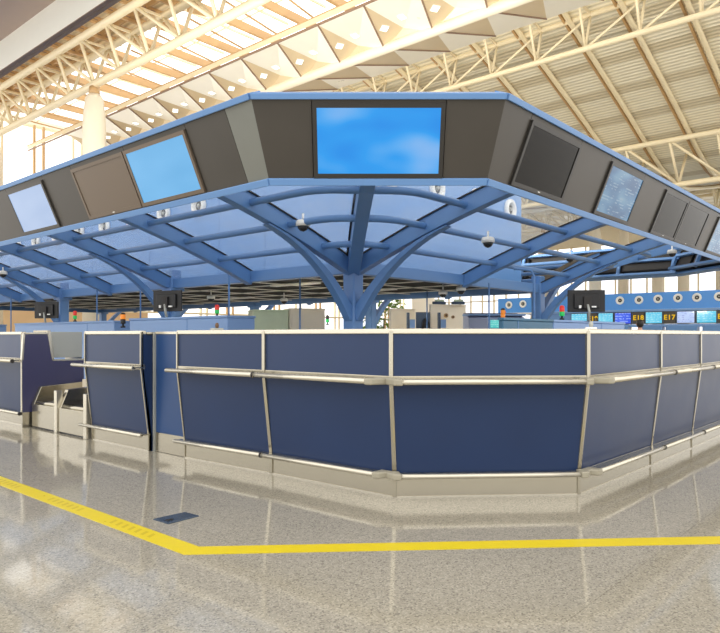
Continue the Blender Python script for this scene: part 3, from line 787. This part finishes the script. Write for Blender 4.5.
desk('light blue desk screen at the far left edge', 5.4, 5.85, 15.5, 19.4, 1.44, 'light_blue')
desk('teal desk screen behind the right end of the corner counter', 6.6, 7.84, 3.7, 3.76, 1.40, 'teal')
desk('light blue desk screen behind the right counters, under the black monitor', 7.86, 10.3, 3.7, 3.76, 1.40, 'light_blue')

def monitor(label, p, rz, zb):
    # seen from behind: the back faces local -Y; p is the middle of the screen, zb the desk top it is clamped to
    m = empty('monitor', p, label, 'monitor', 'monitors seen from behind', rz=rz)
    b = MB().box(-.25, .25, .0, .03, -.15, .15); b.build('screen_case', 'black', m, False, .006)
    MB().hexa([(-.17,-.03,-.1),(.17,-.03,-.1),(.17,0,-.1),(-.17,0,-.1)], [(-.17,-.03,.1),(.17,-.03,.1),(.17,0,.1),(-.17,0,.1)]).build('back_hump', 'black', m, False, .01)
    MB().box(-.05, .05, -.06, -.03, -.1, .06).build('mount_plate', 'joint', m, False, .004)
    MB().tube([(0,-.05,-.05), (.02,-.06,-.14), (.02,-.03,zb-p[2])], .018, 8).build('stand_arm', 'grey_cab', m)
    MB().box(.06, .12, -.045, -.03, -.09, -.07).build('cable_plug', 'white', m)
    MB().box(-.11, -.08, -.045, -.03, -.1, -.06).build('cable_plug', 'white', m)
monitor('black monitor seen from behind below the first left column of the canopy', at(167,301,9.6), math.radians(-72), 1.45)
monitor('black monitor seen from behind at the far left, above the baggage scales', at(46,310,12.0), math.radians(-64), 1.43)
monitor('black monitor seen from behind on the light blue desk screen at right', at(586.5,301,9.1), math.radians(-52), 1.39)

def stack_light(p, h, label, cols=('red','green')):
    s = empty('stack_light', p, label, 'signal light', 'red and green stack lights')
    MB().lathe([(.03,0),(.03,.02),(.012,.025),(.012,.05)], 12).build('base', 'black', s)
    z = .05
    for c in reversed(cols):
        MB().lathe([(.03,z),(.032,z+.005),(.032,z+h-.008),(.03,z+h)], 14).build('lamp_lens', c, s); z += h
    MB().lathe([(.031,z),(.026,z+.02),(.01,z+.026)], 12).build('cap', 'red' if cols[0] == 'red' else 'black', s)
def on(px, py, d, z):
    v = at(px, py, d); return V((v.x, v.y, z))
stack_light(on(217,315,9.4,1.46), .05, 'red and green stack light on the light blue desk screen left of the centre column')
stack_light(on(75,320,11.7,1.44), .06, 'red and green stack light on the desk screen above the baggage scales')
stack_light(on(562,316,8.56,1.40), .055, 'red and green stack light on the blue desk screen beside the right monitor')
stack_light(at(504.5,324,14.0), .1, 'red and green stack light in front of the kiosk case')
stack_light(at(327.5,325,13.0), .06, 'small green stack light left of the centre column', ('black','green'))
stack_light(at(503,322,9.5)+V((0,0,0)), .06, 'amber beacon at the left end of the teal desk screen', ('orange','orange'))
stack_light(on(123,325,8.6,1.3), .06, 'amber beacon behind the free-standing navy counter', ('orange','black'))

def dome(p, label, hang=.1):
    d = empty('dome_camera', p, label, 'camera', 'white dome cameras')
    MB().tube([(0,0,hang), (0,0,.02)], .014, 8).build('drop_pipe', 'white', d)
    MB().lathe([(.07,-.05),(.085,-.045),(.085,.0),(.07,.02),(.02,.03)], 20).build('body', 'white', d)
    MB().lathe([(.004,-.115),(.04,-.1),(.062,-.075),(.068,-.05)], 18).build('dome', 'dark_dome', d)
dome(at(303,222,7.9), 'white dome camera hung from a pipe left of the front rib')
dome(at(488,239,8.6), 'white dome camera hung from a pipe right of the front rib')
dome(at(570,256,11.6), 'white dome camera hung from a pipe near the right columns')
dome(at(108,255,11.2), 'white dome camera hung from a pipe under the left fascia')
dome(at(3,272,13.6), 'white dome camera at the far left edge under the canopy')
dome(at(677-5,251,12.4), 'white dome camera under the right fascia')
for i, (x, y, d) in enumerate(((211,297,14), (284,297,15), (443,291,12.5), (461,287,11.5))):
    lab = ['white dome camera under the dark slatted soffit left of the small stack light', 'white dome camera under the dark slatted soffit just left of the centre column',
           'white dome camera under the dark slatted soffit, left one of the pair right of centre', 'white dome camera under the dark slatted soffit, right one of the pair right of centre'][i]
    p = at(x, y, d); p.z = 2.02; dome(p, lab, .14)

def pole(px, d, z1, label, hook=False, r=.014):
    v = at(px, 335, d); p = V((v.x, v.y, 0))
    o = empty('cable_pole', p, label, 'pole', 'thin cable poles')
    path = [(0,0,0), (0,0,z1)]
    if hook: path = [(0,0,0), (0,0,z1-.1), (-.03,.03,z1-.02), (-.1,.1,z1), (-.2,.2,z1)]
    MB().tube(path, r, 8).build('pole', 'blue', o); MB().lathe([(.06,0),(.06,.015),(.02,.03)], 12).build('foot', 'blue', o)
pole(229, 10, 2.1, 'thin blue cable pole between the left monitor and the green cabinet')
pole(97, 13, 2.1, 'thin blue cable pole above the free-standing navy counter')
pole(140.5, 12, 2.1, 'thin blue cable pole left of the first left monitor')
pole(300, 10.4, 2.1, 'thin blue cable pole in front of the beige cabinet')
pole(427, 13, 2.06, 'thin dark cable pole in front of the beige partition')
pole(489, 11, 2.06, 'thin dark cable pole in front of the blue desk case')
pole(534, 9.25, 2.12, 'blue cable pole with a hooked top in front of the right column', True, .018)
pole(11, 15, 2.1, 'thin blue cable pole at the far left edge')

# cabinets under the housing
def cabinet(name, label, a, b, depth, z, m, door=True):
    # a, b: plan ends of the front
    a, b = V((a.x,a.y,0)), V((b.x,b.y,0)); u = (b-a).normalized(); n = V((-u.y,u.x,0))
    if n.dot(V((.75,.66,0))) < 0: n = -n
    c = empty(name, a, label, 'cabinet')
    B = MB(); B.hexa([a, b, b+n*depth, a+n*depth], [p+V((0,0,z)) for p in (a, b, b+n*depth, a+n*depth)]); B.build('body', m, c, True, .01)
    L = (b-a).length
    if door: MB().hexa([a+u*.04-n*.015+V((0,0,.08)), b-u*.04-n*.015+V((0,0,.08)), b-u*.04+V((0,0,.08)), a+u*.04+V((0,0,.08))], [a+u*.04-n*.015+V((0,0,z-.06)), b-u*.04-n*.015+V((0,0,z-.06)), b-u*.04+V((0,0,z-.06)), a+u*.04+V((0,0,z-.06))]).build('door', m, c, True, .004)
    MB().hexa([a-n*.02+V((0,0,z)), b-n*.02+V((0,0,z)), b+n*depth+V((0,0,z)), a+n*depth+V((0,0,z))], [a-n*.02+V((0,0,z+.03)), b-n*.02+V((0,0,z+.03)), b+n*depth+V((0,0,z+.03)), a+n*depth+V((0,0,z+.03))]).build('top_board', m, c, True)
    return c
cabinet('storage_cabinet', 'pale green glass-fronted cabinet left of the centre column', at(253.5,335,11), at(288.5,335,11.2), .5, 1.60, 'green_glass')
cabinet('storage_cabinet', 'beige cabinet between the pale green cabinet and the centre column', at(289.5,335,11.2), at(325,335,11.4), .5, 1.63, 'beige')
cabinet('beige_partition', 'beige partition right of the centre column, left of the dark monitor', at(391,335,16.5), at(415,335,16.8), .12, 1.84, 'beige', False)
LP = cabinet('beige_partition', 'long beige partition with two brown knobs right of the dark monitor', at(431,335,16), at(466,335,16.3), .12, 1.92, 'beige', False)
kp = empty('knob', at(446,315.5,15.95)-LP.location, 'larger brown knob'); kp.parent = LP; q = (-.75,-.66,0)
MB().lathe([(.05,-.06),(.055,.02),(.035,.05)], 14, (0,0,0), q).build('rim', 'tan_steel', kp); MB().lathe([(.03,.05),(.02,.07)], 12, (0,0,0), q).build('boss', 'bark', kp)
kp = empty('knob', at(453,317,15.95)-LP.location, 'smaller brown knob'); kp.parent = LP
MB().lathe([(.035,-.06),(.04,.02),(.03,.05)], 14, (0,0,0), q).build('rim', 'tan_steel', kp); MB().lathe([(.02,.05),(.015,.07)], 12, (0,0,0), q).build('boss', 'bark', kp)
for (px, py, d, lab) in ((423,319,15.6,'dark grey equipment screen with cables between the beige partitions'),):
    m = empty('equipment_screen', at(px,py,d), lab, 'monitor', rz=math.radians(-41.4))
    MB().box(-.17,.17,-.02,.02,-.22,.16).build('case', 'plate', m, False, .01)
    MB().tube([(-.02,-.04,-.3),(.0,-.07,-.1),(.05,-.06,.0)], .035, 8).build('cable_bundle', 'black', m)
    MB().tube([(.05,-.05,-.02),(.12,-.06,-.08),(.14,-.05,-.2)], .02, 8).build('cable_bundle', 'black', m)
    MB().box(-.03,.03,0,.03,-.9,-.2).build('stand', 'black', m)
for i, (px, d, lab) in enumerate(((408,15.5,'slim dark card reader with a pale label left of the equipment screen'), (439,15.5,'slim dark card reader with a pale label right of the equipment screen'))):
    m = empty('card_reader', at(px,322,d), lab, 'reader', rz=math.radians(-41.4))
    MB().box(-.03,.03,-.04,.04,-.6,.22).build('case', 'plate', m, False, .006)
    MB().box(.04,.16,-.03,.03,-.14,.06).build('label_card', 'lamp' if False else 'light_blue', m)
for i, (px, lab) in enumerate(((458,'small dark box on top of the long beige partition, right one'), (439,'low dark tray on top of the long beige partition, left one'))):
    p = at(px, 306, 16.1); p.z = 1.95
    bx = empty('desk_tray', p, lab, 'tray', rz=math.radians(-41.4)); MB().box(-.16,.16,-.05,.05,0,.07).build('tray', 'plate', bx, False, .01); MB().box(-.1,.12,-.03,.03,.07,.12).build('papers', 'green_glass', bx)

# blue desk case with aqua display
dc = empty('kiosk_case', at(497,328,12.6), 'grey-blue kiosk case with a small aqua display right of the centre', 'kiosk', rz=math.radians(-41.4))
MB().hexa([(-.55,0,-1.0),(.55,0,-1.0),(.55,.4,-1.0),(-.55,.4,-1.0)], [(-.55,0,.2),(.55,0,.2),(.55,.4,.3),(-.55,.4,.3)]).build('case', 'case_lilac', dc, False, .02)
MB().box(-.13,.13,-.02,0,.0,.15).build('display', 'scr_aqua', dc)
MB().box(-.56,.56,-.03,.40,.23,.27).build('hood', 'light_blue', dc, False, .01)

# items along the counter ledge
def ledge_item(px, py, d, z, label, m='grey_cab'):
    v = on(px, py, d, z); k = empty('ledge_fitting', v, label, 'fitting')
    MB().box(-.06,.06,-.03,.03,0,.035).build('body', m, k, False, .008); MB().lathe([(.014,.035),(.02,.06),(.012,.085)], 10).build('knob', 'bark' if m != 'white' else 'grey_cab', k)
ledge_item(217, 326, 6.4, 1.236, 'small pale fitting with a knob on the counter ledge left of the corner')
ledge_item(591, 326, 5.6, 1.236, 'small white fitting on the counter ledge at the right corner', 'white')

# ------------------------------------------------------------------ second island far away, right
X2 = 48.0
def on2(px, x=X2):
    d = ray(px, 335); return d.y/d.x*x
h2 = empty('air_supply_housing', (X2+2, on2(610), 3.1), 'distant sky-blue air housing with a row of white nozzles at right', 'air housing')
ya, yb = on2(498, X2+2), on2(760, X2+2)
MB().box(X2+2, X2+8, yb, ya, 3.08, 4.3).build('housing', 'far_blue', h2, True)
for y in (ya-.4, (ya+yb)/2, yb+.4): MB().box(X2+4.9, X2+5.1, y-.1, y+.1, 0, 3.09).build('support_post', 'blue', h2, True)
MB().box(X2+1.9, X2+2, yb, ya, 2.95, 3.08).build('base_strip', 'slat', h2, True)
for px, py in ((509,305),(523,304),(620,300.5),(639,300),(658,299),(678,298),(697,297.5),(719,296.5)):
    y = on2(px, X2+2); dd = ray(px, py); z = 1.2+dd.z/dd.x*(X2+2)
    nozzle(h2, (X2+2, y, z), (-1,0,0), .31)
f2 = empty('sign_fascia', (X2, on2(650), 2.0), 'distant blue fascia carrying gate signs and lit displays at right', 'fascia')
ya, yb = on2(540), on2(770)
MB().box(X2+.12, X2+.5, yb, ya, 2.0, 2.9).build('back_panel', 'blue', f2, True)
MB().box(X2-.05, X2+.5, yb, ya, 2.88, 3.0).build('top_trim', 'blue_trim', f2, True)
MB().box(X2-.05, X2+.5, yb, ya, 1.78, 1.98).build('bottom_trim', 'blue_trim', f2, True)
def text_mesh(s, size, m, name, parent, mtx):
    cu = bpy.data.curves.new(name, 'FONT'); cu.body = s; cu.size = size; cu.align_x = 'CENTER'; cu.align_y = 'CENTER'; cu.extrude = .01; cu.offset = .012; cu.space_character = 1.12
    t = bpy.data.objects.new(name, cu); COL.objects.link(t)
    bpy.context.view_layer.update()
    me = bpy.data.meshes.new_from_object(t.evaluated_get(bpy.context.evaluated_depsgraph_get()))
    bpy.data.objects.remove(t); me.materials.clear(); me.materials.append(M[m])
    o = bpy.data.objects.new(name, me); COL.objects.link(o); o.parent = parent; o.matrix_local = mtx
    return o
def far_panel(px0, px1, scr, label, text=None):
    y0, y1 = on2(px1), on2(px0); ym = (y0+y1)/2
    n = 'gate_sign' if text else 'wall_display'
    d = empty(n, (X2, ym, 2.43), label, 'sign' if text else 'screen', 'gate signs on the distant fascia' if text else 'lit displays on the distant fascia')
    MB().box(-.0, .12, y0-ym, y1-ym, -.42, .42).build('case', 'sign_black' if text else 'bezel', d)
    if text:
        # faces -X: text x runs towards -Y
        R = Matrix(((0,0,-1,0),(-1,0,0,0),(0,1,0,0),(0,0,0,1)))
        text_mesh(text, .46, 'amber', 'glyphs', d, Matrix.Translation((-.01,0,0)) @ R)
    else:
        MB().box(-.03, 0, y0-ym+.05, y1-ym-.05, -.38, .38).build('screen', scr, d)
far_panel(571, 587.5, 'scr_cyan', 'distant lit cyan display partly below the black monitor')
far_panel(588.5, 597, None, 'distant black gate sign reading E19 right of the black monitor stand', 'E19')
far_panel(598, 613.5, 'scr_cyan', 'distant lit cyan display between gate signs E19 and E18, left of the royal blue one')
far_panel(614.5, 631.5, 'scr_royal', 'distant lit royal blue display left of gate sign E18')
far_panel(632.5, 644.3, None, 'distant black gate sign with amber text E18', 'E18')
far_panel(645.2, 662.7, 'scr_cyan', 'distant lit cyan display between gate signs E18 and E17')
far_panel(663.5, 675.5, None, 'distant black gate sign with amber text E17', 'E17')
far_panel(676.5, 695.2, 'scr_lilac', 'distant lit lilac display right of gate sign E17')
far_panel(696.2, 717, 'scr_cyan', 'distant lit pale cyan display, rightmost in view')
far_panel(717.8, 730, None, 'distant black gate sign cut by the right photo edge', 'E16')
for i, (a, b_) in enumerate(((600,630),(645,664),(669,699),(706,726))):
    y0, y1 = on2(b_), on2(a); p = empty('booth_canopy', (X2-.4, (y0+y1)/2, 1.2), 'distant angled blue booth canopy below the gate signs, '+ORD[i+1]+' from the left', 'booth canopy', 'blue booth canopies')
    MB().hexa([(X2-.6,y0,1.45),(X2+.2,y0,1.45),(X2+.2,y1,1.45),(X2-.6,y1,1.45)], [(X2-.3,y0,1.86),(X2+.2,y0,1.86),(X2+.2,y1,1.86),(X2-.3,y1,1.86)]).build('hood', 'blue_trim', p, True)
    MB().box(X2-.2, X2+.3, y0+.2, y1-.2, 0, 1.45).build('booth_wall', 'beige' if i % 2 else 'white', p, True)
    MB().box(X2-.1, X2+.1, y1, y1+.2, 0, 1.9).build('booth_post', 'blue', p, True)

# potted tree behind the centre column
tr = empty('potted_tree', V((at(384,335,19).x, at(384,335,19).y, 0)), 'leafy green potted tree seen right of the centre column', 'plant')
MB().lathe([(.22,0),(.3,.45),(.32,.5),(.27,.5)], 18).build('pot', 'beige', tr)
MB().tube([(0,0,.4),(.02,.02,1.0),(0,0,1.7)], .04, 8, .02).build('trunk', 'bark', tr)
b = MB()
for k in range(700):
    a = random.uniform(0, 6.28); zz = random.uniform(.8, 2.3); rr = .75*math.sqrt(random.random())*(1-.25*abs(zz-1.4))
    c_ = V((rr*math.cos(a), rr*math.sin(a), zz)); d = V((random.uniform(-1,1), random.uniform(-1,1), random.uniform(-.6,.6))).normalized()
    e_ = d.cross(V((random.random(), random.random(), 1))).normalized(); l = random.uniform(.06, .11)
    b.faces([c_-d*l, c_+e_*l*.4+V((0,0,.01)), c_+d*l, c_-e_*l*.4+V((0,0,.01))], [(0,1,2,3)])
b.build('foliage', 'leaf', tr)['kind'] = 'stuff'

# person beyond the right counters, seen from behind
pp = at(640, 335, 19)
per = empty('person', (pp.x, pp.y, 0), 'dark-haired person in a navy jacket standing beyond the right counters, turned away', 'person', rz=math.radians(-48.6)); per.scale = (.95, .95, .95)
def skinned(name, verts, edges, radii, m, parent, lv=2):
    me = bpy.data.meshes.new(name); me.from_pydata([V(v) for v in verts], edges, []); me.materials.append(M[m])
    o = bpy.data.objects.new(name, me); COL.objects.link(o); o.parent = parent
    s = o.modifiers.new('skin', 'SKIN'); s.use_smooth_shade = True
    if not me.skin_vertices:
        bm = bmesh.new(); bm.from_mesh(me); bm.verts.layers.skin.verify(); bm.to_mesh(me); bm.free()
    for v, r in zip(me.skin_vertices[0].data, radii): v.radius = (r, r) if not isinstance(r, tuple) else r
    me.skin_vertices[0].data[0].use_root = True
    u = o.modifiers.new('sub', 'SUBSURF'); u.levels = lv; u.render_levels = lv
    return o
vv = [(0,0,.93),(0,0,1.12),(0,.01,1.32),(0,0,1.42),(0,.01,1.50),(0,.02,1.58),(0,.015,1.65)]
ee = [(0,1),(1,2),(2,3),(3,4),(4,5),(5,6)]; rr = [(.16,.12),(.15,.11),(.17,.12),(.08,.07),(.055,.055),(.085,.1),(.07,.09)]
for sx in (-1, 1):
    i = len(vv); vv += [(sx*.19,0,1.36),(sx*.24,.01,1.08),(sx*.24,.06,.85),(sx*.24,.08,.76)]; ee += [(2,i),(i,i+1),(i+1,i+2),(i+2,i+3)]; rr += [.055,.045,.036,.04]
    i = len(vv); vv += [(sx*.09,0,.86),(sx*.1,.01,.48),(sx*.1,-.01,.09),(sx*.1,.14,.045)]; ee += [(0,i),(i,i+1),(i+1,i+2),(i+2,i+3)]; rr += [.085,.06,.045,.04]
body = skinned('body', vv, ee, rr, 'skin', per)
skinned('jacket', [(0,0,.9),(0,0,1.12),(0,.01,1.33),(0,0,1.41)]+[(-.19,0,1.36),(-.245,.01,1.08),(-.245,.06,.86),(.19,0,1.36),(.245,.01,1.08),(.245,.06,.86)], [(0,1),(1,2),(2,3),(2,4),(4,5),(5,6),(2,7),(7,8),(8,9)], [(.18,.14),(.17,.13),(.185,.135),(.075,.07),.065,.055,.045,.065,.055,.045], 'uniform', per)
skinned('trousers', [(0,0,.92),(-.09,0,.84),(-.1,.01,.48),(-.1,-.01,.1),(.09,0,.84),(.1,.01,.48),(.1,-.01,.1)], [(0,1),(1,2),(2,3),(0,4),(4,5),(5,6)], [(.17,.13),.1,.075,.06,.1,.075,.06], 'uniform', per)
MB().lathe([(.05,-.13),(.095,-.08),(.108,0),(.1,.06),(.06,.105),(.01,.115)], 20, (0,-.005,1.63)).build('hair', 'hair', per)
for sx in (-1, 1): MB().lathe([(.01,-.012),(.026,0),(.02,.012)], 12, (sx*.098,.03,1.60), (1,0,0)).build('ear', 'skin', per)

# ------------------------------------------------------------------ hall lamps
def area(name, loc, rot, sx, sy, power, col=(1,.95,.86)):
    l = bpy.data.lights.new(name, 'AREA'); l.shape = 'RECTANGLE'; l.size = sx; l.size_y = sy; l.energy = power; l.color = col
    o = bpy.data.objects.new(name, l); COL.objects.link(o); o.location = loc; o.rotation_euler = rot; return o
